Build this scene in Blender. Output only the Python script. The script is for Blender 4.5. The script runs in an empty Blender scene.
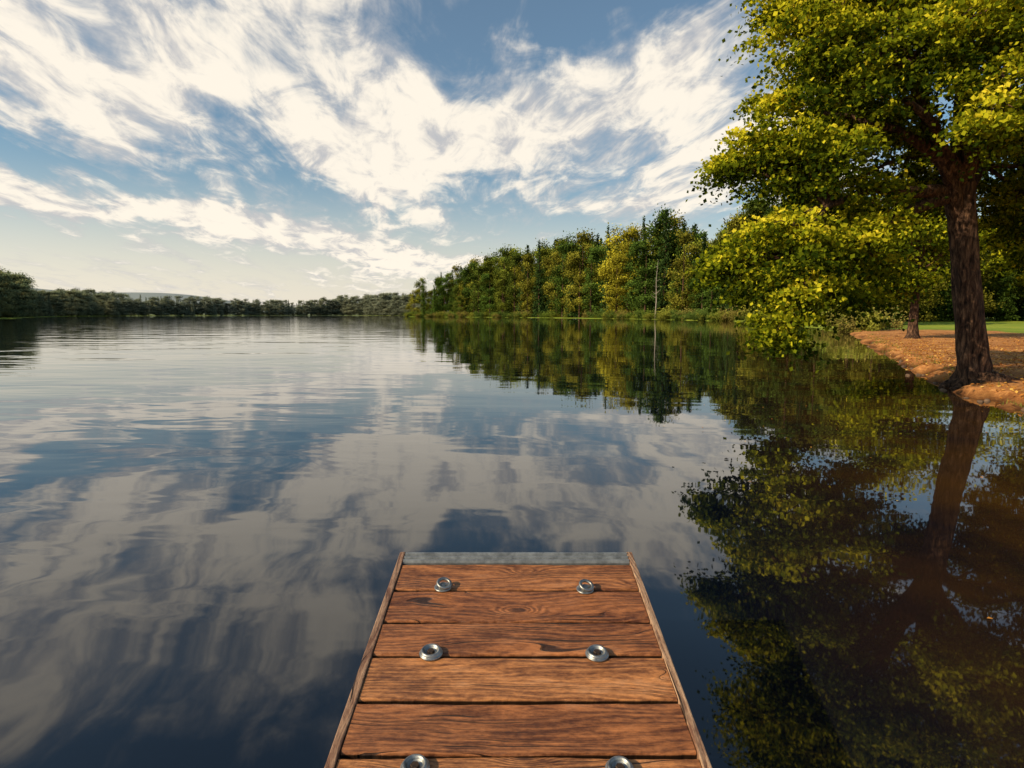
import bpy, math, numpy as np
from mathutils import Vector, Matrix
R = np.random.default_rng(7)
H = 1.8; F = 626.0; TH = math.atan(70/F)
def pdir(px, py):
    cx=(px-512)/F; cy=(384-py)/F
    return np.array([cx, math.cos(TH)+cy*math.sin(TH), -math.sin(TH)+cy*math.cos(TH)])
def W(px, py, z=0.0):
    d=pdir(px,py); t=(z-H)/d[2]; return (d[0]*t, d[1]*t)
def P(px, py, Y):
    d=pdir(px,py); t=Y/d[1]; return np.array([d[0]*t, Y, H+d[2]*t])
sc = bpy.context.scene
sc.view_settings.view_transform='Standard'; sc.view_settings.look='None'; sc.view_settings.exposure=0
sc.render.engine='CYCLES'
# ---------------------------------------------------------------- node helper
class NT:
    def __init__(s, nt): s.nt=nt
    def n(s, t, **kw):
        nd=s.nt.nodes.new(t)
        for k,v in kw.items(): setattr(nd,k,v)
        return nd
    def l(s,a,b): s.nt.links.new(a,b)
    def put(s, sock, v):
        if v is None: return
        if isinstance(v,(int,float)): sock.default_value=v
        elif isinstance(v,(tuple,list)): sock.default_value=v
        else: s.l(v,sock)
    def m(s, op, a, b=None, c=None, clamp=False):
        nd=s.n('ShaderNodeMath', operation=op, use_clamp=clamp)
        s.put(nd.inputs[0],a); s.put(nd.inputs[1],b)
        if c is not None: s.put(nd.inputs[2],c)
        return nd.outputs[0]
    def v(s, op, a, b=None):
        nd=s.n('ShaderNodeVectorMath', operation=op); s.put(nd.inputs[0],a)
        if b is not None: s.put(nd.inputs[1],b)
        return nd.outputs[0]
    def xyz(s,a):
        nd=s.n('ShaderNodeSeparateXYZ'); s.l(a,nd.inputs[0]); return nd.outputs
    def cmb(s,x,y,z):
        nd=s.n('ShaderNodeCombineXYZ'); s.put(nd.inputs[0],x);s.put(nd.inputs[1],y);s.put(nd.inputs[2],z); return nd.outputs[0]
    def noise(s, vec, scale, detail=4, rough=0.5, dist=0.0, out='Fac'):
        nd=s.n('ShaderNodeTexNoise'); s.l(vec,nd.inputs['Vector'])
        nd.inputs['Scale'].default_value=scale; nd.inputs['Detail'].default_value=detail
        nd.inputs['Roughness'].default_value=rough; nd.inputs['Distortion'].default_value=dist
        return nd.outputs[out]
    def sm(s, v, a, b, o0=0.0, o1=1.0):
        nd=s.n('ShaderNodeMapRange', interpolation_type='SMOOTHSTEP'); s.put(nd.inputs['Value'],v)
        nd.inputs['From Min'].default_value=a; nd.inputs['From Max'].default_value=b
        nd.inputs['To Min'].default_value=o0; nd.inputs['To Max'].default_value=o1
        return nd.outputs[0]
    def mix(s, f, a, b, bt='MIX'):
        nd=s.n('ShaderNodeMix', data_type='RGBA', blend_type=bt)
        s.put(nd.inputs[0],f); s.put(nd.inputs[6], a if not isinstance(a,tuple) else (*a[:3],1)); s.put(nd.inputs[7], b if not isinstance(b,tuple) else (*b[:3],1))
        return nd.outputs[2]
    def ramp(s, f, pts):
        nd=s.n('ShaderNodeValToRGB'); e=nd.color_ramp.elements
        while len(e)<len(pts): e.new(0.5)
        for i,(p,c) in enumerate(pts): e[i].position=p; e[i].color=(*c,1)
        s.put(nd.inputs[0],f); return nd.outputs[0]
    def bump(s, h, strength, dist, normal=None):
        nd=s.n('ShaderNodeBump'); nd.inputs['Strength'].default_value=strength; nd.inputs['Distance'].default_value=dist
        s.l(h,nd.inputs['Height'])
        if normal is not None: s.l(normal,nd.inputs['Normal'])
        return nd.outputs[0]
def mat(name):
    m=bpy.data.materials.new(name); m.use_nodes=True
    m.node_tree.nodes.clear(); T=NT(m.node_tree); o=T.n('ShaderNodeOutputMaterial'); return m,T,o
def princ(T,o,col=None,rough=0.6,metal=0.0,ior=1.45,nrm=None,spec=None):
    b=T.n('ShaderNodeBsdfPrincipled')
    if col is not None: T.put(b.inputs['Base Color'], col if not isinstance(col,tuple) else (*col[:3],1))
    T.put(b.inputs['Roughness'],rough); T.put(b.inputs['Metallic'],metal); b.inputs['IOR'].default_value=ior
    if spec is not None: b.inputs['Specular IOR Level'].default_value=spec
    if nrm is not None: T.l(nrm,b.inputs['Normal'])
    T.l(b.outputs[0],o.inputs[0]); return b
# ---------------------------------------------------------------- sun + sky
SUN=Vector((-0.82,-0.34,0.48)).normalized()
el=math.asin(SUN.z); az=math.atan2(SUN.x,SUN.y)
w=bpy.data.worlds.new("sky"); sc.world=w; w.use_nodes=True
w.cycles.sampling_method='NONE'
w.node_tree.nodes.clear(); T=NT(w.node_tree)
wo=T.n('ShaderNodeOutputWorld'); bg=T.n('ShaderNodeBackground'); bg.inputs['Strength'].default_value=0.1
T.l(bg.outputs[0],wo.inputs[0])
sky=T.n('ShaderNodeTexSky'); sky.sky_type='NISHITA'; sky.sun_disc=False
sky.sun_elevation=el; sky.sun_rotation=az%(2*math.pi); sky.air_density=1.0; sky.dust_density=1.4; sky.ozone_density=1.2
tc=T.n('ShaderNodeTexCoord'); D=T.v('NORMALIZE',tc.outputs['Generated']); x,y,z=T.xyz(D)
A=T.m('ARCTAN2',x,y); E=T.m('ARCSINE',z)
zc=T.m('ADD',T.m('MAXIMUM',z,0.0),0.09)
pu=T.m('DIVIDE',x,zc); pv=T.m('DIVIDE',y,zc)
ca,sa=math.cos(0.15),math.sin(0.15)
ru=T.m('ADD',T.m('MULTIPLY',pu,ca),T.m('MULTIPLY',pv,sa))
rv=T.m('SUBTRACT',T.m('MULTIPLY',pv,ca),T.m('MULTIPLY',pu,sa))
wnc=T.noise(T.cmb(A,T.m('MULTIPLY',E,1.6),0.3),5.0,5,0.6,out='Color'); wx,wy,wz=T.xyz(wnc)
A2=T.m('ADD',A,T.m('MULTIPLY',T.m('SUBTRACT',wx,0.5),0.36))
E2=T.m('ADD',E,T.m('MULTIPLY',T.m('SUBTRACT',wy,0.5),0.20))
blobs=[ # px,py,sx,sy,angle(image deg, + = rises to right),amp
 (110,45,200,60,-22,.85),(30,110,130,26,-15,.6),(300,100,95,36,-25,.8),
 (430,135,80,42,10,.95),(395,190,70,20,-25,.7),(590,88,110,28,20,.85),(660,125,100,36,5,.95),(740,170,60,40,0,.7),
 (90,203,200,17,-9,1.2),(290,240,120,15,-9,1.15),(400,265,90,11,-8,.7),(600,195,70,12,8,.6),
 (60,262,140,6,0,.4),(720,12,60,10,40,.6),(560,45,60,8,20,.35),
 (530,15,120,20,8,-.45),(415,35,55,26,-30,-.4),(90,162,150,12,-12,-.75),(290,172,70,12,-15,-.6),(80,242,170,9,-5,-.5),(520,203,70,18,15,-.45),(330,205,60,9,-15,-.35),
 (250,-80,120,35,-20,.75),(20,-150,180,35,-10,.6),(420,-200,120,30,-25,.5)]
S=None
for (px,py,sx,sy,an,am) in blobs:
    d=pdir(px,py); d=d/np.linalg.norm(d); a0=math.atan2(d[0],d[1]); e0=math.asin(d[2])
    k=1.0/ (1+((px-512)/F)**2)
    c,s_=math.cos(math.radians(an)),math.sin(math.radians(an))
    da=T.m('SUBTRACT',A2,a0); de=T.m('SUBTRACT',E2,e0)
    ku=F/sx/(k**0.7); kv=F/sy
    u=T.m('MULTIPLY_ADD',da,c*ku,T.m('MULTIPLY',de,s_*ku))
    v=T.m('MULTIPLY_ADD',de,c*kv,T.m('MULTIPLY',da,-s_*kv))
    q=T.m('MULTIPLY_ADD',u,u,T.m('MULTIPLY',v,v))
    g=T.m('POWER',0.55,q)
    S=T.m('MULTIPLY',g,am) if S is None else T.m('MULTIPLY_ADD',g,am,S)
streak=T.noise(T.cmb(T.m('MULTIPLY',ru,1.6),T.m('MULTIPLY',rv,0.48),2.0),1.5,8,0.62,0.9)
fine=T.noise(T.cmb(T.m('MULTIPLY',ru,1.5),T.m('MULTIPLY',rv,0.65),5.0),4.2,5,0.62,0.6)
dens=T.m('MULTIPLY_ADD',T.m('SUBTRACT',streak,0.5),2.7,T.m('MULTIPLY',S,0.62))
dens=T.m('MULTIPLY_ADD',T.m('SUBTRACT',fine,0.5),1.4,dens)
dens=T.m('SUBTRACT',dens,T.sm(E,0.42,0.62,0.0,0.30))
dens=T.m('SUBTRACT',dens,T.sm(y,-0.4,0.2,0.45,0.0))
mask=T.sm(dens,-0.14,0.84)
lit=T.sm(T.m('MULTIPLY_ADD',dens,0.45,T.m('MULTIPLY_ADD',T.m('SUBTRACT',fine,.5),1.7,wz)),0.45,1.05)
cloud=T.mix(lit,(5.9,5.8,5.8),(10.4,9.5,8.1))
hz=T.m('MULTIPLY',T.sm(E,0.0,0.22,1.0,0.0),T.sm(A,-1.2,1.2,0.94,0.55))
skyc=T.mix(1.0,sky.outputs[0],(0.82,1.06,1.10),'MULTIPLY')
skyc=T.mix(0.08,skyc,(5.5,6.0,6.2))
skyc=T.mix(hz,skyc,(9.7,8.7,7.2))
col=T.mix(T.m('MULTIPLY',mask,0.96),skyc,cloud)
T.l(col,bg.inputs['Color'])
sl=bpy.data.lights.new("sun",'SUN'); sl.energy=5.0; sl.angle=math.radians(0.5); sl.color=(1.0,0.83,0.57)
so=bpy.data.objects.new("sun",sl); sc.collection.objects.link(so); so.rotation_euler=SUN.to_track_quat('Z','Y').to_euler(); so.location=(-30,-8,20)
# ---------------------------------------------------------------- camera
cam=bpy.data.cameras.new("camera"); co=bpy.data.objects.new("camera",cam); sc.collection.objects.link(co)
cam.sensor_width=36; cam.lens=F/1024*36; cam.clip_start=0.05; cam.clip_end=12000
co.location=(0,0,H); co.rotation_euler=(math.pi/2-TH,0,0); sc.camera=co
# ---------------------------------------------------------------- mesh helpers
def obj(name, me, m=None, parent=None):
    o=bpy.data.objects.new(name,me); sc.collection.objects.link(o)
    if m is not None and me is not None: me.materials.append(m)
    if parent is not None: o.parent=parent
    return o
def empty(name, loc=(0,0,0)):
    o=bpy.data.objects.new(name,None); sc.collection.objects.link(o); o.location=loc; return o
def mesh_np(name, V, Fq, var=None, smooth=False):
    me=bpy.data.meshes.new(name); V=np.asarray(V,np.float32); Fq=np.asarray(Fq,np.int32); k=Fq.shape[1]
    me.vertices.add(len(V)); me.vertices.foreach_set('co',V.ravel())
    me.loops.add(Fq.size); me.polygons.add(len(Fq))
    me.polygons.foreach_set('loop_start',np.arange(0,Fq.size,k,dtype=np.int32))
    me.loops.foreach_set('vertex_index',Fq.ravel())
    me.polygons.foreach_set('use_smooth',np.full(len(Fq),smooth))
    me.update(calc_edges=True)
    if var is not None:
        a=me.attributes.new('var','FLOAT','FACE'); a.data.foreach_set('value',np.asarray(var,np.float32))
    return me
def norm(v): return v/np.maximum(np.linalg.norm(v,axis=-1,keepdims=True),1e-9)
def leaves(name, C, size, var, bias=(0,0,0.6), aspect=0.7):
    N=len(C); n=norm(R.normal(size=(N,3))+np.array(bias)); t=norm(np.cross(n,R.normal(size=(N,3)))); b=np.cross(n,t)
    s=(np.asarray(size)*np.ones(N)*R.uniform(.7,1.3,N))[:,None]
    V=np.stack([C-t*s*.5, C+b*s*.5*aspect+n*s*.08, C+t*s*.5, C-b*s*.5*aspect+n*s*.08],1).reshape(-1,3)
    return mesh_np(name,V,np.arange(4*N).reshape(N,4),var)
def tube(pts, rad, sides=8, wob=0.0):
    pts=np.asarray(pts,float); n=len(pts); V=[];Fc=[]
    tg=norm(np.gradient(pts,axis=0)); a=np.array([0,1,0.13]) 
    for i in range(n):
        u=np.cross(tg[i],a); 
        if np.linalg.norm(u)<.1: u=np.cross(tg[i],[1,0,0])
        u/=np.linalg.norm(u); v=np.cross(tg[i],u)
        for k in range(sides):
            an=2*math.pi*k/sides; r=rad[i]*(1+wob*math.sin(an*3+i*.4)+wob*.6*math.sin(an*5-i*.7))
            V.append(pts[i]+r*(math.cos(an)*u+math.sin(an)*v))
    for i in range(n-1):
        for k in range(sides):
            k2=(k+1)%sides; Fc.append((i*sides+k,i*sides+k2,(i+1)*sides+k2,(i+1)*sides+k))
    return V,Fc
def join_tubes(name,tubes,smooth=True):
    V=[];Fc=[]
    for v,f in tubes:
        o=len(V); V+=list(v); Fc+=[tuple(i+o for i in q) for q in f]
    return mesh_np(name,np.array(V),np.array(Fc),smooth=smooth)
# ---------------------------------------------------------------- shoreline
sh=[W(1024,412),W(985,400),W(950,388),W(925,375),W(900,362),W(882,351),W(867,341),W(862,337),W(850,332),W(800,325.5),W(745,321.5),
    W(690,320.3),W(630,319),W(570,318.2),W(520,317.6),W(470,317.2),W(430,316.9),(-68,400),(-62,440),(-40,500),(-30,590),(-80,660),
    W(395,315.6),W(330,315.5),W(250,315.7),W(160,315.9),W(100,316.2),W(50,316.8),W(25,317.8),W(0,318.8),
    (-185,140),(-150,60),(-80,8),(-30,-6),(-6,-5.5),(3,-5),(8,-1),(10.2,5)]
sh=np.array(sh); n=len(sh); pts=[]
for i in range(n):
    p0,p1,p2,p3=sh[i-1],sh[i],sh[(i+1)%n],sh[(i+2)%n]; L=np.linalg.norm(p2-p1); k=8
    for j in range(k):
        t=j/k; m1=(p2-p0)/2; m2=(p3-p1)/2; m1*=min(1,L/ (np.linalg.norm(m1)+1e-6)); m2*=min(1,L/(np.linalg.norm(m2)+1e-6))
        p=(2*t**3-3*t**2+1)*p1+(t**3-2*t**2+t)*m1+(-2*t**3+3*t**2)*p2+(t**3-t**2)*m2
        q=np.linalg.norm(p); amp=min(0.012*q,1.6)
        p=p+amp*np.array([math.sin(i*2.1+j*1.9),math.sin(i*1.3+j*2.6)]); pts.append(p)
poly=np.array(pts)
def sdist(X,Y):
    X=np.asarray(X,float).ravel();Y=np.asarray(Y,float).ravel(); d=np.full(X.shape,1e9); ins=np.zeros(X.shape,bool)
    A_=poly;B_=np.roll(poly,-1,0)
    for (ax,ay),(bx,by) in zip(A_,B_):
        dx,dy=bx-ax,by-ay; t=np.clip(((X-ax)*dx+(Y-ay)*dy)/(dx*dx+dy*dy+1e-9),0,1)
        d=np.minimum(d,(X-ax-t*dx)**2+(Y-ay-t*dy)**2)
        c=((ay>Y)!=(by>Y)); ins^= c & (X< (bx-ax)*(Y-ay)/((by-ay) if by!=ay else 1e-9)+ax)
    d=np.sqrt(d); return np.where(ins,-d,d)
def sstep(v,a,b): t=np.clip((v-a)/(b-a),0,1); return t*t*(3-2*t)
def gz(X,Y,s=None):
    X=np.asarray(X,float);Y=np.asarray(Y,float)
    if s is None: s=sdist(X,Y).reshape(X.shape)
    r=np.hypot(X,Y)
    z=np.where(s<0,np.maximum(s*0.5,-1.2),0)
    s1=s+.18*(np.sin(X*2.3+Y*1.1)+.6*np.sin(Y*4.7-X*3.1))*(r<80)
    z=z+sstep(s1,-0.05,0.40)*0.20*(s>-.3)+np.clip(s,0,12)*0.006+np.clip(s-12,0,200)*0.004
    z=z+sstep(s,0.2,3)*0.035*(np.sin(X*1.7+Y*.9)+np.sin(Y*2.3-X*.6+1)+.6*np.sin(X*4.1+Y*3.2))
    hill=sstep(r,850,1700)*(44+18*np.sin(np.arctan2(X,Y)*9+1.5)+8*np.sin(np.arctan2(X,Y)*23))
    return z+hill
na,nr=900,420
ang=np.linspace(0,2*math.pi,na,endpoint=False); rad=2.5*(3500/2.5)**(np.arange(nr)/(nr-1))
AA,RR=np.meshgrid(ang,rad); X=(RR*np.sin(AA)).ravel(); Y=(RR*np.cos(AA)).ravel(); s=sdist(X,Y); Z=gz(X,Y,s)
i,j=np.meshgrid(np.arange(nr-1),np.arange(na),indexing='ij'); j2=(j+1)%na
Fg=np.stack([i*na+j,(i+1)*na+j,(i+1)*na+j2,i*na+j2],-1).reshape(-1,4)[:, ::-1]
me=mesh_np("ground",np.stack([X,Y,Z],1),Fg,smooth=True)
dirt=sstep(-s,-14,-7)*sstep(-Y,-75,-50)*(X>-30)
a=me.attributes.new('dirt','FLOAT','POINT'); a.data.foreach_set('value',dirt.astype(np.float32))
a=me.attributes.new('wet','FLOAT','POINT'); a.data.foreach_set('value',(1-sstep(Z,0.02,0.13)).astype(np.float32))
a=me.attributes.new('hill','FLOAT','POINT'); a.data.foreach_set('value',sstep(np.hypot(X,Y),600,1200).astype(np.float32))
m,T,o=mat("ground_grass_and_earth")
g=T.n('ShaderNodeNewGeometry').outputs['Position']
at=T.n('ShaderNodeAttribute',attribute_name='dirt').outputs['Fac']; wt=T.n('ShaderNodeAttribute',attribute_name='wet').outputs['Fac']
hl=T.n('ShaderNodeAttribute',attribute_name='hill').outputs['Fac']
n1=T.noise(g,0.35,5,.6); n2=T.noise(g,9,6,.7); n3=T.noise(g,45,3,.7); n0=T.noise(g,0.06,4,.6)
dm=T.sm(T.m('ADD',at,T.m('MULTIPLY',T.m('SUBTRACT',n1,.5),1.0)),.38,.62)
dcol=T.ramp(T.m('ADD',T.m('MULTIPLY',n2,.65),T.m('MULTIPLY',n3,.35)),[(.3,(.20,.09,.035)),(.45,(.46,.19,.06)),(.58,(.70,.32,.10)),(.72,(.80,.50,.22))])
dcol=T.mix(T.sm(T.noise(g,1.1,4,.6),.42,.7),dcol,T.mix(1.0,dcol,(.60,.52,.45),'MULTIPLY'))
gcol=T.ramp(T.m('ADD',T.m('MULTIPLY',n0,.6),T.m('MULTIPLY',n2,.4)),[(.3,(.11,.17,.018)),(.5,(.25,.32,.03)),(.65,(.38,.38,.045)),(.8,(.34,.27,.06))])
c=T.mix(dm,gcol,dcol); c=T.mix(wt,c,T.mix(1.0,c,(.22,.19,.17),'MULTIPLY')); c=T.mix(hl,c,(.27,.30,.29))  # last mix paints distance haze into the far hills' base colour
princ(T,o,c,.9,nrm=T.bump(T.m('ADD',n2,T.m('MULTIPLY',n3,.5)),.6,.05),spec=.2)
ground=obj("ground",me,m)
# ---------------------------------------------------------------- water
m,T,o=mat("lake_water")
g=T.n('ShaderNodeNewGeometry').outputs['Position']; gx,gy,_=T.xyz(g)
big=T.noise(T.cmb(T.m('MULTIPLY_ADD',gy,.25,T.m('MULTIPLY',gx,.5)),gy,0.0),.30,2,.4,.4)
med=T.noise(T.cmb(T.m('MULTIPLY_ADD',gy,.3,T.m('MULTIPLY',gx,.45)),gy,3.0),1.2,2,.4,.4)
sml=T.noise(T.cmb(T.m('MULTIPLY',gx,.5),gy,6.0),6.0,1,.5,.2)
calm=T.sm(T.noise(T.cmb(T.m('MULTIPLY',gx,.3),gy,0.0),.03,2,.5),.45,.65)
left=T.sm(T.m('MULTIPLY_ADD',gy,.15,gx),-5.0,3.0,1.0,0.22)
hh=T.m('ADD',T.m('MULTIPLY',big,.048),T.m('MULTIPLY',med,.0125))
hh=T.m('MULTIPLY_ADD',sml,T.m('MULTIPLY_ADD',calm,.0011,.0002),hh)
hh=T.m('MULTIPLY',hh,left)
silt_and_reflection=T.m('MULTIPLY',T.sm(T.m('MULTIPLY_ADD',gy,-.30,gx),0.0,3.0),T.sm(T.noise(g,.7,4,.6),.15,.75))
c=T.mix(silt_and_reflection,(.002,.004,.009),(.062,.028,.007))  # silt brown plus the bank and tree reflection, painted into the base colour
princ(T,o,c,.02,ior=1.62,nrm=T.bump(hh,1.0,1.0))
wv=[(-4000,-4000,0),(4000,-4000,0),(4000,4000,0),(-4000,4000,0)]
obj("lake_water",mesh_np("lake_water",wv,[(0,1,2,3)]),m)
# ---------------------------------------------------------------- leaf materials
def leafmat(name, stops, objcolor=False, trans=.35):
    m,T,o=mat(name); v=T.n('ShaderNodeAttribute',attribute_name='var').outputs['Fac']  # var on trees and bushes paints shading: tops and tips lighter, undersides darker
    if objcolor:
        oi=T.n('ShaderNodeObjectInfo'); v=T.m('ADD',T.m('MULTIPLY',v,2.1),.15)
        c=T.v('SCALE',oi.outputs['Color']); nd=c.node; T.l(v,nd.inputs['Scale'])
    else: c=T.ramp(v,stops)
    d=T.n('ShaderNodeBsdfDiffuse'); t=T.n('ShaderNodeBsdfTranslucent'); T.l(c,d.inputs[0]); T.l(c,t.inputs[0])
    mx=T.n('ShaderNodeMixShader'); mx.inputs[0].default_value=trans; T.l(d.outputs[0],mx.inputs[1]); T.l(t.outputs[0],mx.inputs[2])
    T.l(mx.outputs[0],o.inputs[0]); return m
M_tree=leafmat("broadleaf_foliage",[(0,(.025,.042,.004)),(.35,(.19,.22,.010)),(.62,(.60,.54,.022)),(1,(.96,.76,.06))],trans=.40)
M_far=leafmat("forest_foliage",None,True,trans=.25)
M_fall=leafmat("fallen_leaves",[(0,(.18,.07,.02)),(.4,(.48,.19,.04)),(.75,(.70,.34,.07)),(1,(.80,.56,.15))],trans=.1)
M_grass=leafmat("grass_blades",[(0,(.08,.12,.02)),(1,(.28,.28,.06))],trans=.3)
m,T,o=mat("bark"); tcn=T.n('ShaderNodeTexCoord').outputs['Object']
mp=T.n('ShaderNodeMapping'); mp.inputs['Scale'].default_value=(1,1,.22); T.l(tcn,mp.inputs[0])
b1=T.noise(mp.outputs[0],14,5,.65,.4); b2=T.noise(tcn,40,3,.6)
bc=T.ramp(b1,[(.35,(.016,.009,.007)),(.5,(.085,.045,.028)),(.66,(.26,.14,.08))])
princ(T,o,bc,.9,nrm=T.bump(T.m('ADD',b1,T.m('MULTIPLY',b2,.25)),1.0,.16),spec=.2); M_bark=m
m,T,o=mat("dead_wood"); tcn=T.n('ShaderNodeTexCoord').outputs['Object']; nn=T.noise(tcn,3,4,.6)
princ(T,o,T.ramp(nn,[(.3,(.20,.16,.12)),(.7,(.42,.36,.29))]),.9); M_dead=m
# ---------------------------------------------------------------- main tree
bx,by=W(973,379,0.22); base=np.array([bx,by,float(gz([bx],[by])[0])-.12])
tree=empty("maple_tree",(0,0,0))
fork=P(960,185,by+.1)
tubes=[]
def curve(a,b,n,sag=0.0,wig=.15):
    t=np.linspace(0,1,n)[:,None]; L=np.linalg.norm(b-a)
    mid=(a+b)/2+np.array([0,0,sag*L])+R.normal(size=3)*wig*L*.3
    p=(1-t)**2*a+2*t*(1-t)*mid+t**2*b
    return p+np.sin(t*math.pi*3+R.uniform(0,6))*np.sin(t*math.pi)*R.normal(size=3)*L*.03
tp=[base,base+[0,0,.12],base+[-.01,0,.3],base+[-.04,0,.6],base+[-.08,0,1.1],P(967,290,by+.03),P(962,235,by+.08),fork]
tp=np.array(tp); tr=[.62,.50,.40,.345,.31,.29,.28,.33]
tt=np.linspace(0,7,40); cp=np.stack([np.interp(tt,range(8),tp[:,k]) for k in range(3)],1); cr=np.interp(tt,range(8),tr)
tubes.append(tube(cp,cr,28,.08))
for k in range(9):  # roots
    a0=k*2*math.pi/9+R.uniform(-.25,.25); L=R.uniform(.6,1.2); pr=[]
    for t in np.linspace(0,1,9):
        q=base[:2]+np.array([math.cos(a0+t*.3),math.sin(a0+t*.3)])*(.2+t*L); zz=float(gz([q[0]],[q[1]])[0]); pr.append([q[0],q[1],zz+.16*(1-t)**2.2+.01-.07*t])
    tubes.append(tube(pr,np.linspace(.14,.03,9),8,.1))
cl=[(815,-20,15,1.2),(800,35,14.8,.9),(845,40,14.2,1.1),(890,10,14.5,1.3),(812,72,15.6,.7),(860,85,13.8,.95),(785,5,15.5,.7),
 (752,150,14.6,.7),(742,168,15,.5),(785,140,14.3,.85),(778,178,14.6,.75),(825,160,13.9,.9),(840,118,15.5,.85),(868,186,14.4,.65),
 (740,268,14.2,.55),(768,235,14.3,.8),(762,280,14.0,.7),(805,245,13.5,.95),(850,245,14.0,.8),(800,290,13.4,.8),(775,318,13.5,.5),(782,336,13.2,.3),(835,288,14.0,.6),
 (882,228,13.9,.5),(874,262,14.6,.4),(862,298,14.8,.4),(912,115,14.8,.7),(925,62,13.6,1.1),(960,20,13.2,1.3),(1000,70,12.8,1.0),(985,112,12.6,.7),(1020,125,13,.7),
 (1030,20,13.5,1.4),(1060,110,13.6,1.2),(1080,50,15,1.5),(1100,180,15,1.2),(1060,210,17.5,1.2),(1010,185,18.5,1.0),(935,190,18.5,.8),(1005,225,19,.9),(1030,250,18.5,.8),(1045,275,18,.6),
 (890,-60,15.5,1.6),(830,-65,15.8,1.1),(950,-70,14,1.6),(1030,-60,14.5,1.7),(870,-140,16.5,1.4),(960,-150,16,1.7),(1050,-140,16.5,1.6),(930,-215,17,1.2),(1000,-220,17,1.3),
 (725,162,14.8,.3),(722,262,14.4,.3),(775,105,15.5,.4)]
clumps=[(P(a_,b_,c_),r_) for a_,b_,c_,r_ in cl]
for dx,dy,zz_,r_ in [(1.5,-1.5,5.8,1.1),(2.8,-.2,5.4,1.1),(.2,-2.2,6.8,.8),(3.8,-1.6,6.2,1.3),(2.2,-3,7.2,1.2),(-1.2,1.6,6.2,1.1),(.8,2.4,5.6,1.2),(2.4,2.0,6.0,1.2),(4.6,.8,5.2,1.2),(5.6,-1.2,6.6,1.3),(0.3,0.2,8.2,1.3),(1.8,-.6,8.8,1.4),(3.4,.8,8.2,1.4),(-1.2,-.6,9.2,1.3),(4.4,-2.6,8.4,1.3),(1.2,-2.4,9.6,1.3),(-2.2,1.8,8,1.2),(-2.7,1.0,6.8,1.0),(-3.6,1.4,6.0,1.0),(3.6,2.6,5.0,1.1),(1.9,1.0,4.6,.8)]:
    clumps.append((np.array([bx+dx,by+dy,zz_]),r_))
cc=np.array([bx+.9,by+1.2,8.0]); k=0
while k<24:
    u=norm(R.normal(size=3))*R.uniform(.45,1)**(1/3); p=cc+u*np.array([5.4,6.0,5.0])
    if p[1]<by+1.0 or p[2]<4.8: continue
    if p[0]<7.5: continue
    clumps.append((p,R.uniform(.8,1.35))); k+=1
main=[]
mainT=[P(870,125,14.2),P(830,205,14.0),P(895,60,13.8),P(960,60,15.8),P(1040,90,15.0),P(990,0,17.5),P(900,20,18),P(1020,150,18.2),P(840,260,14.3),P(905,100,13.3),P(1010,90,12.8)]
for q in mainT:
    a_=fork+np.array([0,0,R.uniform(-.9,.1)]); c_=curve(a_,q,16,.12 if q[2]<8 else .02); tubes.append(tube(c_,np.linspace(.18,.06,16),10,.05)); main.append(c_)
lead=curve(fork,P(955,-170,by+1),16,0); tubes.append(tube(lead,np.linspace(.28,.06,16),12,.04)); main.append(lead)
allp=np.concatenate(main); LC=[];LV=[]
for p,r in clumps:
    d=np.linalg.norm(allp-p,axis=1)+ (allp[:,2]>p[2]+1.0)*.8; a_=allp[np.argmin(d)]
    c_=curve(a_,p,10,.10); tubes.append(tube(c_,np.linspace(.065,.016,10),6))
    ns=int(8+15*r*r); tone=R.uniform(-.13,.13)
    for q in range(ns):
        u=norm(R.normal(size=3)); sp=p+u*R.uniform(.3,1.15)*r*np.array([1.15,1.15,.75])
        if q%3==0:
            st=c_[R.integers(4,10)]; tubes.append(tube(curve(st,sp,5,.08),np.linspace(.02,.006,5),4))
        nl=int(R.uniform(65,130)); pr=R.uniform(.24,.46)
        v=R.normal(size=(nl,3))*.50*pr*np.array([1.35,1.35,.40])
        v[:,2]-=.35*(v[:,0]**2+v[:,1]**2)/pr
        LC.append(sp+v); LV.append(np.clip(.44+tone+u[2]*.16+R.uniform(-.17,.17)+R.normal(size=nl)*.13+v[:,2]/pr*.32,0,1))  # leaf colour carries painted shading: upper leaves of each pad lighter, lower darker
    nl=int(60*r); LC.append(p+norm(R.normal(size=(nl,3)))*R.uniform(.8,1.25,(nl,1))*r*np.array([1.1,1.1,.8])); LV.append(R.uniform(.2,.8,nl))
LC=np.concatenate(LC); LV=np.concatenate(LV); print("LEAVES",len(LC))
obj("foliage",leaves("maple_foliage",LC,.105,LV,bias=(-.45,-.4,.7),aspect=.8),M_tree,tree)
obj("trunk_and_limbs",join_tubes("trunk_and_limbs",tubes),M_bark,tree)
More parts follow.
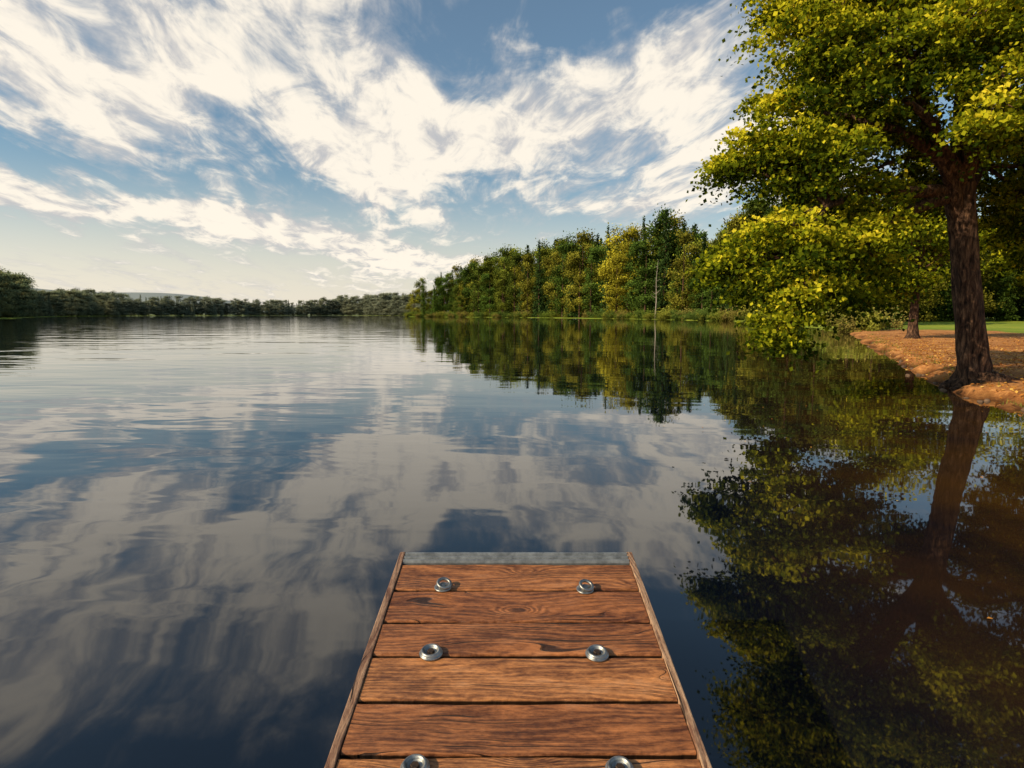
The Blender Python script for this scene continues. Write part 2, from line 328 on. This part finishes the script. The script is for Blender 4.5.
# ---------------------------------------------------------------- forest prototypes
def proto_conifer(seed):
    h=20; C=[];V=[]; N=0
    nl=38
    for L in range(nl):
        t=L/nl; zz=h*(.06+.93*t); rr=h*.15*(1-t)**.85*R.uniform(.75,1.15)+.12
        nb=int(5+9*(1-t))
        for b in range(nb):
            a_=R.uniform(0,2*math.pi); rl=rr*R.uniform(.6,1.1); m_=max(5,int(18*(1-t)))
            q=R.uniform(.1,1,m_); C.append(np.stack([np.cos(a_)*q*rl,np.sin(a_)*q*rl,zz-.32*q*rl+R.normal(size=m_)*.12],1)+R.normal(size=(m_,3))*.13)
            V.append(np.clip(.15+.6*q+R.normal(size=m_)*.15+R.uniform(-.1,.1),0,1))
    C=np.concatenate(C);V=np.concatenate(V); return leaves("conifer_proto",C,.50,V,bias=(-.2,-.2,.6),aspect=.5)
def proto_broad(seed,tall=1.0):
    h=20; C=[];V=[]
    ax=R.normal(size=2)*1.2
    for L in range(40):
        t=R.uniform(.06,.98); wv_=math.sin(math.pi*min(1,(t*.8+.2))**1.3)**.6*R.uniform(.7,1.2)
        a_=R.uniform(0,2*math.pi); q=R.uniform(.25,1)**.5*wv_*h*.2/tall; c_=np.array([math.cos(a_)*q+ax[0]*t,math.sin(a_)*q+ax[1]*t,t*h])
        r_=R.uniform(.6,1.6); m_=int(105*r_)
        c_[2]=min(c_[2],h-r_*.6)
        v=R.normal(size=(m_,3))*.60*r_*np.array([1.1,1.1,.8])
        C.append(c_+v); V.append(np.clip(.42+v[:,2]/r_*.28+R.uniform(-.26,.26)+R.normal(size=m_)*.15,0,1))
    C=np.concatenate(C);V=np.concatenate(V); return leaves("broadleaf_proto",C,.46,V,bias=(-.2,-.2,.4),aspect=.7)
con=[proto_conifer(i) for i in range(3)]; bro=[proto_broad(i,t) for i,t in enumerate((1,1.2,.8,1.1,.9,1.35))]
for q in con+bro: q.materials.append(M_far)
tv,tf=tube([[0,0,-.5],[0,0,6],[.1,0,13],[0,0,19]],[.32,.24,.13,.03],7); trunkme=mesh_np("forest_trunk",np.array(tv),np.array(tf),smooth=True); trunkme.materials.append(M_bark)
def put(parent, me, x_,y_,z_,h_,color,wide=1.0,nm="tree"):
    o_=bpy.data.objects.new(nm,me); sc.collection.objects.link(o_); o_.parent=parent
    s_=h_/20; o_.location=(x_,y_,z_-.1); o_.scale=(s_*wide,s_*wide,s_); o_.rotation_euler=(0,0,R.uniform(-.6,.6)); o_.color=(*color,1); return o_
forest=empty("forest"); far=empty("distant_tree_line"); bushes=empty("shoreline_bushes")
def px_of(x_,y_): return 512+F*x_/(y_*math.cos(TH)+0)*1.0
silx=[405,412,425,445,460,475,500,530,560,590,605,625,640,655,690,700,720,745,800,870,900,1100]
sily=[294,284,276,273,267,262,247,238,228,216,229,214,224,204,208,224,228,205,188,195,225,225]
GREENS=[(.070,.112,.018),(.105,.135,.020),(.16,.175,.022),(.23,.21,.026),(.045,.078,.020)]
placed=[]; cnt=0
cx=R.uniform(-80,230,12000); cy=R.uniform(85,520,12000); ss=sdist(cx,cy); zz=gz(cx,cy,ss)
for x_,y_,s_,z_ in zip(cx,cy,ss,zz):
    px=px_of(x_,y_)
    if not(4<s_<(38 if px<840 else 95)) or px>1180: continue
    if y_<150 and (x_>60) and y_<112+R.uniform(0,6): continue
    if y_<150 and x_<60 and s_<7: continue
    if px>840 and y_>175: continue
    md=3.2+.008*y_
    if any((x_-a_)**2+(y_-b_)**2<md*md for a_,b_ in placed): continue
    if cnt>640: break
    top=np.interp(px,silx,sily); h_=(314-top)/F*y_*(R.uniform(.66,1.10) if px<760 else R.uniform(.82,1.08))
    h_=min(max(h_,6),38)
    conif=R.random()< (.80 if 640<px<705 else .36)
    g_=GREENS[R.integers(0,4)] if not conif else GREENS[R.choice([0,4,4])]
    if 608<px<638 and s_<14: conif=False; g_=(.32,.28,.025)
    g_=tuple(np.array(g_)*R.uniform(.7,1.3))
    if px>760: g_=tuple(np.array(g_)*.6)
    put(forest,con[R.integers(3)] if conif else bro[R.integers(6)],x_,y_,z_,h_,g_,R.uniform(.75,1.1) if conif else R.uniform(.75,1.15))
    if s_<14: put(forest,trunkme,x_,y_,z_,h_*.95,(1,1,1),nm="trunk")
    placed.append((x_,y_)); cnt+=1
print("FOREST",cnt)
X0,Y0=W(653,320); sx_=X0+.5; sy_=Y0-0.5; q0=float(sdist([sx_],[sy_])[0])
while q0<3: sx_*=1.01; sy_*=1.01; q0=float(sdist([sx_],[sy_])[0])
dt=[]; hs=(314-256)/F*sy_; c_=np.array([[0,0,-.3],[.3,0,hs*.3],[.1,.1,hs*.65],[.6,0,hs]]); dt.append(tube(c_,[.26,.20,.12,.03],9,.05))
for k in range(18):
    t=R.uniform(.35,.95); a_=R.uniform(0,6.28); L=R.uniform(1.0,3.2)*(1.15-t); p0=np.array([.2,0,hs*t]); dt.append(tube([p0,p0+[math.cos(a_)*L*.5,math.sin(a_)*L*.5,L*.2],p0+[math.cos(a_)*L,math.sin(a_)*L,L*.6]],[.07,.05,.02],5))
ds=obj("dead_tree",join_tubes("dead_tree",dt),M_dead); ds.location=(sx_,sy_,.2)
def lawn_tree(px,py,h_,i_):
    x_,y_=W(px,py,.3); z_=float(gz([x_],[y_])[0]); e_=empty("maple_tree.%03d"%i_,(x_,y_,z_))
    tb=[tube([[0,0,-.1],[.02,0,.25],[0,0,1.0],[.08,.05,h_*.3],[.1,.1,h_*.8]],[.55,.36,.28,.22,.06],14,.06)]
    C=[];V=[]
    for L in range(38):
        u=norm(R.normal(size=3)); c_=np.array([0,0,h_*.58])+u*np.array([h_*.36,h_*.36,h_*.36])*R.uniform(.45,1)
        tb.append(tube(curve(np.array([.08,.05,h_*R.uniform(.25,.6)]),c_,7,.05),np.linspace(.08,.02,7),5)); r_=R.uniform(.9,1.5); m_=int(330*r_)
        v=R.normal(size=(m_,3))*.6*r_*np.array([1.1,1.1,.6]); C.append(c_+v); V.append(np.clip(.28+v[:,2]/r_*.25+R.uniform(-.15,.15)+R.normal(size=m_)*.14,0,1))
    obj("foliage_%d"%i_,leaves("foliage",np.concatenate(C),.24,np.concatenate(V),bias=(-.3,-.2,.6)),M_tree,e_)
    obj("trunk_%d"%i_,join_tubes("trunk",tb),M_bark,e_)
lawn_tree(912,337,11,1); lawn_tree(1068,334,14,2)
def proto_bush():
    C=[];V=[]
    for L in range(14):
        c_=np.array([R.normal()*5,R.normal()*5,R.uniform(2,12)]); r_=R.uniform(3,6); m_=100
        v=R.normal(size=(m_,3))*.6*r_; C.append(c_+v); V.append(np.clip(.5+v[:,2]/r_*.3+R.normal(size=m_)*.15,0,1))
    C=np.concatenate(C); C[:,2]=np.maximum(C[:,2],0); return leaves("bush_proto",C,1.7,np.concatenate(V),aspect=.6)
bp=[proto_bush() for _ in range(3)]
for q in bp: q.materials.append(M_far)
cx=R.uniform(-80,120,14000); cy=R.uniform(60,480,14000); ss=sdist(cx,cy); zz=gz(cx,cy,ss); k=0
for x_,y_,s_,z_ in zip(cx,cy,ss,zz):
    if not(.4<s_<5) or k>380: continue
    if x_>62 and y_<120: continue
    px=px_of(x_,y_)
    if 530<px<605 and s_<4 : continue
    g_=[(.13,.17,.025),(.20,.20,.03),(.09,.13,.025),(.20,.16,.04)][R.integers(4)]
    put(bushes,bp[R.integers(3)],x_,y_,z_,R.uniform(.8,3.0)*(1+s_*.12),g_,R.uniform(.8,1.6),nm="bush"); k+=1
lx=[-100,0,14,25,32,60,100,140,180,250,300,340,400,420]; ly=[262,268,271,280,290,287,289,292,295,298,299,295,292,292]
cx=R.uniform(-620,60,26000); cy=R.uniform(120,860,26000); ss=sdist(cx,cy); zz=gz(cx,cy,ss); grid={}; k=0
for x_,y_,s_,z_ in zip(cx,cy,ss,zz):
    if not(2<s_<34): continue
    px=px_of(x_,y_)
    if px<-120 or px>425 or (px>400 and y_<560): continue
    key=(int(x_//6),int(y_//6))
    if key in grid or k>800: continue
    grid[key]=1
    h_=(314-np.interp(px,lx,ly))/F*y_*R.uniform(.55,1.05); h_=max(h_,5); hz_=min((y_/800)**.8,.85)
    g_=np.array(GREENS[R.integers(0,4)])*R.uniform(.8,1.25); g_=g_*(1-hz_)+np.array([.24,.25,.18])*hz_  # aerial haze painted into the tree colour, stronger with distance
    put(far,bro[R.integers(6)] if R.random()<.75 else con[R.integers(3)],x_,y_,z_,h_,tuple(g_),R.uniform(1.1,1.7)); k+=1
print("FAR",k)
# ---------------------------------------------------------------- fallen leaves + grass tufts on the bank
cx=R.uniform(5,40,80000); cy=R.uniform(4,52,80000); ss=sdist(cx,cy); k_=(ss>.1)&(ss<12)&(R.random(80000)<np.clip(1.4-np.hypot(cx-bx,cy-by)/26,.15,1)); cx,cy,ss=cx[k_],cy[k_],ss[k_]
C=np.stack([cx,cy,gz(cx,cy,ss)+.012],1); obj("fallen_leaves",leaves("fallen_leaves",C,.08,R.random(len(C))**1.1,bias=(0,0,3.0)),M_fall)
cx=R.uniform(5,34,40000); cy=R.uniform(3,50,40000); ss=sdist(cx,cy); k_=(ss>.02)&(ss<.7)&(np.sin(cx*2.1+cy*1.7)+np.sin(cy*.8+cx*3)>.3); cx,cy=cx[k_],cy[k_]
V=[];Fc=[];vv=[]
for x_,y_,z_ in zip(cx,cy,gz(cx,cy)):
    for b in range(4):
        a_=R.uniform(0,6.28); hh_=R.uniform(.04,.13); w_=.008; dx,dy=math.cos(a_),math.sin(a_); ox,oy=R.normal(size=2)*.05; ln=R.uniform(.02,.09); i0=len(V)
        V+=[(x_+ox-dy*w_,y_+oy+dx*w_,z_-.01),(x_+ox+dy*w_,y_+oy-dx*w_,z_-.01),(x_+ox+dx*ln+dy*.001,y_+oy+dy*ln-dx*.001,z_+hh_),(x_+ox+dx*ln-dy*.001,y_+oy+dy*ln+dx*.001,z_+hh_)]
        Fc.append((i0,i0+1,i0+2,i0+3)); vv.append(R.random())
obj("grass",mesh_np("grass",V,Fc,vv),M_grass)
def rock(c_,r_):
    nu,nv=10,7; V=[];Fc=[]; ph=R.uniform(0,6,3)
    for a_ in range(nv):
        th=math.pi*a_/(nv-1)
        for b in range(nu):
            f=2*math.pi*b/nu; d=np.array([math.sin(th)*math.cos(f),math.sin(th)*math.sin(f),math.cos(th)*.6]); rr=r_*(1+.18*math.sin(3*d[0]+ph[0])+.15*math.sin(4*d[1]+ph[1])+.1*math.sin(7*d[2]+ph[2])); V.append(c_+d*rr)
    for a_ in range(nv-1):
        for b in range(nu): Fc.append((a_*nu+b,(a_+1)*nu+b,(a_+1)*nu+(b+1)%nu,a_*nu+(b+1)%nu))
    return V,Fc
cx=R.uniform(6,32,30000); cy=R.uniform(5,46,30000); ss=sdist(cx,cy); k_=np.where((ss>-.2)&(ss<.15))[0][:45]
m,T,o=mat("stone"); tcn=T.n('ShaderNodeNewGeometry').outputs['Position']; nn=T.noise(tcn,12,5,.6)
princ(T,o,T.ramp(nn,[(.3,(.05,.03,.02)),(.7,(.20,.12,.07))]),.8,nrm=T.bump(nn,.6,.03))
obj("shore_stones",join_tubes("shore_stones",[rock(np.array([cx[i_],cy[i_],.0]),R.uniform(.03,.10)) for i_ in k_]),m)
N=70; cx=R.uniform(2.2,9,N); cy=R.uniform(2,13,N); ss=sdist(cx,cy); k_=ss<-.2; C=np.stack([cx,cy,np.full(N,.006)],1)[k_]
obj("floating_leaves",leaves("floating_leaves",C,.035,R.random(len(C)),bias=(0,0,14)),M_fall)
# ---------------------------------------------------------------- dock
SL=math.radians(7.15); e0=pdir(516,553); tE=3.24; E0=np.array([e0[0]*tE,e0[1]*tE,H+e0[2]*tE])
nrm_=np.array([0,-math.sin(SL),math.cos(SL)]); fw=np.array([0,math.cos(SL),math.sin(SL)])
def dockpt(px,py):
    d=pdir(px,py); t=np.dot(E0-np.array([0,0,H]),nrm_)/np.dot(d,nrm_); q=np.array([0,0,H])+d*t-E0; return q[0],np.dot(q,fw)
dock=empty("wooden_dock",tuple(E0)); dock.rotation_euler=(SL,0,0)
def woodmat(name,light,dark,along='x'):
    m,T,o=mat(name); tcn=T.n('ShaderNodeTexCoord').outputs['Object']; oi=T.n('ShaderNodeObjectInfo')
    x_,y_,z_=T.xyz(tcn)
    if along=='y': x_,y_=y_,x_
    rnd=oi.outputs['Random']; off=T.m('MULTIPLY',rnd,37.0)
    xx=T.m('ADD',x_,off); yy=T.m('ADD',y_,T.m('MULTIPLY',rnd,11.0))
    vo=T.n('ShaderNodeTexVoronoi'); vo.inputs['Scale'].default_value=1.0; T.l(T.cmb(T.m('MULTIPLY',xx,2.0),T.m('MULTIPLY',yy,4.6),off),vo.inputs['Vector'])
    kd=vo.outputs['Distance']; knot=T.m('EXPONENT',T.m('MULTIPLY',T.m('MULTIPLY',kd,kd),-34.0))
    n1=T.noise(T.cmb(T.m('MULTIPLY',xx,1.2),T.m('MULTIPLY',yy,5.0),off),1.0,2,.4,.1)
    ph=T.m('ADD',T.m('ADD',T.m('MULTIPLY',yy,210.0),T.m('MULTIPLY',n1,75.0)),T.m('MULTIPLY',knot,26.0))
    ring=T.m('ADD',T.m('MULTIPLY',T.m('SINE',ph),.5),.5)
    fib=T.noise(T.cmb(T.m('MULTIPLY',xx,4.0),T.m('ADD',T.m('MULTIPLY',yy,150.0),T.m('MULTIPLY',n1,25.0)),T.m('ADD',off,z_)),1.0,5,.72)
    blot=T.noise(T.cmb(T.m('MULTIPLY',xx,3.0),T.m('MULTIPLY',yy,8.0),off),1.2,6,.65)
    spk=T.noise(T.cmb(T.m('MULTIPLY',xx,30.0),T.m('MULTIPLY',yy,90.0),off),1.0,4,.7)
    crk=T.sm(T.noise(T.cmb(T.m('MULTIPLY',xx,1.5),T.m('ADD',T.m('MULTIPLY',yy,60.0),T.m('MULTIPLY',n1,22.0)),T.m('ADD',off,3.0)),1.0,2,.5),.635,.69)
    f=T.m('ADD',T.m('ADD',T.m('MULTIPLY',ring,.17),T.m('MULTIPLY',fib,.75)),T.m('MULTIPLY',T.m('SUBTRACT',blot,.5),1.0))
    f=T.m('ADD',f,T.m('MULTIPLY',T.m('SUBTRACT',spk,.5),.75))
    c=T.mix(T.sm(f,.12,.90),dark,light)
    c=T.mix(T.m('MULTIPLY',T.sm(blot,.56,.72),.30),c,(.55,.33,.20))
    c=T.mix(T.sm(rnd,.35,.95),c,T.mix(1.0,c,(.60,.49,.48),'MULTIPLY'))
    c=T.mix(T.m('MULTIPLY',T.sm(knot,.70,.92),.85),c,(.035,.012,.007))
    c=T.mix(T.m('MULTIPLY',crk,.9),c,(.016,.007,.005))
    if along=='x': c=T.mix(T.sm(z_,-.0125,-.0045,.96,0.0),c,(.010,.006,.004))  # grime-dark plank sides, also painting the shade in the gaps
    hgt=T.m('SUBTRACT',T.m('ADD',T.m('MULTIPLY',ring,.4),T.m('ADD',T.m('MULTIPLY',fib,1.1),T.m('MULTIPLY',spk,.8))),T.m('MULTIPLY',crk,2.0))
    princ(T,o,c,T.m('ADD',T.m('MULTIPLY',fib,.35),.32),nrm=T.bump(hgt,1.0,.005),spec=.38); return m
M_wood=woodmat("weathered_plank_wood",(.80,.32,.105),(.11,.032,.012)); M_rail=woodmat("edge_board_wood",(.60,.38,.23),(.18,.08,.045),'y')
def plank(name,y0,y1,x0,x1,th=.038,z1=0.0,m_=None,alongx=True,parent=dock,b=.009):
    ns=60; L0,L1=(x0,x1) if alongx else (y0,y1); a0,a1=(y0,y1) if alongx else (x0,x1)
    cxm,cym=(x0+x1)/2,(y0+y1)/2; V=[];Fc=[]
    j0=np.cumsum(R.normal(size=ns))*.0008; j1=np.cumsum(R.normal(size=ns))*.0008; j0-=np.linspace(j0[0],j0[-1],ns); j1-=np.linspace(j1[0],j1[-1],ns)
    if not alongx: j0*=.3; j1*=.3
    for i_ in range(ns):
        t=i_/(ns-1); l=L0+(L1-L0)*t; p0=a0+j0[i_]; p1=a1+j1[i_]
        prof=[(p0,z1-th),(p0,z1-b),(p0+b*.3,z1-b*.3),(p0+b,z1),(p1-b,z1),(p1-b*.3,z1-b*.3),(p1,z1-b),(p1,z1-th)]
        for (q_,zz_) in prof: V.append((l-cxm,q_-cym,zz_) if alongx else (q_-cxm,l-cym,zz_))
    for i_ in range(ns-1):
        for k_ in range(8): Fc.append((i_*8+k_,(i_+1)*8+k_,(i_+1)*8+(k_+1)%8,i_*8+(k_+1)%8) if alongx else (i_*8+k_,i_*8+(k_+1)%8,(i_+1)*8+(k_+1)%8,(i_+1)*8+k_))
    me=mesh_np(name,V,Fc)
    import bmesh; bm=bmesh.new(); bm.from_mesh(me); bm.verts.ensure_lookup_table()
    bm.faces.new([bm.verts[k_] for k_ in range(8)]); bm.faces.new([bm.verts[(ns-1)*8+k_] for k_ in range(7,-1,-1)])
    bmesh.ops.recalc_face_normals(bm,faces=bm.faces); bm.to_mesh(me); bm.free()
    o_=obj(name,me,m_,parent); o_.location=(cxm,cym,0); return o_
seams=[dockpt(512,p_)[1] for p_ in (563.5,590,622,655.5,701,755)]
while seams[-1]>-2.2: seams.append(seams[-1]-.236)
for i_ in range(len(seams)-1):
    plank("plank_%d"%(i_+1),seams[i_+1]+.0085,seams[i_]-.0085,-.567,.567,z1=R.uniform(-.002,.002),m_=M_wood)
yb=seams[-1]
plank("edge_board_left",yb,0.0,-.600,-.571,th=.13,z1=.006,m_=M_rail,alongx=False,b=.004)
plank("edge_board_right",yb,0.0,.571,.600,th=.13,z1=.006,m_=M_rail,alongx=False,b=.004)
for k_,xx_ in enumerate((-.4,0,.4)): plank("joist_%d"%(k_+1),yb,-.05,xx_-.03,xx_+.03,th=.14,z1=-.046,m_=M_bark,alongx=False)
m,T,o=mat("galvanised_metal"); tcn=T.n('ShaderNodeTexCoord').outputs['Object']; nn=T.noise(tcn,30,5,.6); n2=T.noise(tcn,160,3,.6)
princ(T,o,T.ramp(nn,[(.3,(.16,.16,.16)),(.7,(.48,.47,.44))]),T.m('ADD',T.m('MULTIPLY',nn,.4),.28),1.0,nrm=T.bump(n2,.35,.0015)); M_met=m
m,T,o=mat("dull_aluminium"); tcn=T.n('ShaderNodeTexCoord').outputs['Object']; nn=T.noise(tcn,18,6,.7)
princ(T,o,T.ramp(nn,[(.3,(.13,.135,.14)),(.7,(.38,.38,.37))]),.5,.55,nrm=T.bump(nn,.3,.002)); M_alu=m
m,T,o=mat("dark_rusty_metal"); tcn=T.n('ShaderNodeTexCoord').outputs['Object']; nn=T.noise(tcn,60,5,.6)
princ(T,o,T.ramp(nn,[(.35,(.03,.025,.022)),(.7,(.16,.09,.05))]),.55,.7); M_rust=m
y0=seams[0]+.002; prof=[(y0,-.03),(y0,0)]; nrib=3; stp=(0-y0)/nrib
for k_ in range(nrib):
    a_=y0+k_*stp; prof+=[(a_+stp*.25,.0),(a_+stp*.35,.009),(a_+stp*.75,.009),(a_+stp*.85,.0)]
prof+=[(0,.0),(.004,-.004),(.004,-.10)]
V=[];Fc=[]
for xx_ in (-.569,.569):
    for q_ in prof: V.append((xx_,q_[0],q_[1]))
k_=len(prof)
for i_ in range(k_-1): Fc.append((i_,i_+k_,i_+k_+1,i_+1))
obj("metal_end_strip",mesh_np("metal_end_strip",V,Fc),M_alu,dock)
def lathe(prof,sides=32):
    V=[];Fc=[]
    for r_,z_ in prof:
        for k_ in range(sides): a_=2*math.pi*k_/sides; V.append((r_*math.cos(a_),r_*math.sin(a_),z_))
    for i_ in range(len(prof)-1):
        for k_ in range(sides): Fc.append((i_*sides+k_,i_*sides+(k_+1)%sides,(i_+1)*sides+(k_+1)%sides,(i_+1)*sides+k_))
    return V,Fc
def torus(R_,r_,c_,tilt,sides=28,ss_=10):
    V=[];Fc=[]; M_=Matrix.Rotation(tilt[0],3,'X')@Matrix.Rotation(tilt[1],3,'Y')
    for i_ in range(sides):
        a_=2*math.pi*i_/sides
        for k_ in range(ss_):
            b_=2*math.pi*k_/ss_; q_=M_@Vector(((R_+r_*math.cos(b_))*math.cos(a_),(R_+r_*math.cos(b_))*math.sin(a_),r_*math.sin(b_))); V.append((q_.x+c_[0],q_.y+c_[1],q_.z+c_[2]))
    for i_ in range(sides):
        for k_ in range(ss_): Fc.append((i_*ss_+k_,((i_+1)%sides)*ss_+k_,((i_+1)%sides)*ss_+(k_+1)%ss_,i_*ss_+(k_+1)%ss_))
    return V,Fc
for idx,(px,py,big_) in enumerate([(443,588,0),(585,590,0),(431,654,1),(597,655,1),(415,769,1),(620,771,1)]):
    u_,v_=dockpt(px,py)
    pr=[(.046,0),(.046,.003),(.044,.005),(.041,.0055),(.040,.010),(.037,.0145),(.033,.0155),(.029,.0135),(.0265,.008),(.025,.006),(.001,.0055)]
    tb=[lathe([(a_,b_*1.2) for a_,b_ in pr])]
    if not big_: tb=[lathe([(.040,0),(.040,.004),(.037,.006),(.018,.007),(.014,.010),(.014,.018),(.011,.021),(.001,.022)]), torus(.029,.0075,(.006,.002,.020),(math.radians(14),math.radians(12)))]
    o_=obj("bolt_%d"%(idx+1),join_tubes("bolt",tb),M_met,dock); o_.location=(u_,v_,.003)
    if big_:
        hx=[(.0001,.0145),(.013,.0145),(.0145,.013),(.0145,.0065)]
        o2=obj("bolt_head_%d"%(idx+1),join_tubes("bolt_head",[lathe(hx[::-1],6)],False),M_rust,dock); o2.location=(u_,v_,.0035)
E1=E0+fw*yb
back=empty("dock_rear_section"); back.parent=dock; back.location=(0,yb,0); back.rotation_euler=(-SL,0,0)
yy_=-.004; k_=0
while E1[1]+yy_>-7.0:
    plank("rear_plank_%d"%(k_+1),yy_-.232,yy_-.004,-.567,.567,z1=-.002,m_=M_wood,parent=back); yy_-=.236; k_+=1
plank("rear_edge_board_left",yy_,-.002,-.600,-.571,th=.12,z1=.004,m_=M_rail,alongx=False,parent=back,b=.004)
plank("rear_edge_board_right",yy_,-.002,.571,.600,th=.12,z1=.004,m_=M_rail,alongx=False,parent=back,b=.004)
pt=[]
for xx_ in (-.5,.5):
    for ly_ in (-.25,-1.9): 
        v_,f_=tube([[xx_,ly_,-.06],[xx_,ly_-.1,-1.0],[xx_,ly_-.2,-1.8]],[.06,.06,.06],14); pt.append((v_,f_))
obj("piles",join_tubes("piles",pt),M_bark,dock)
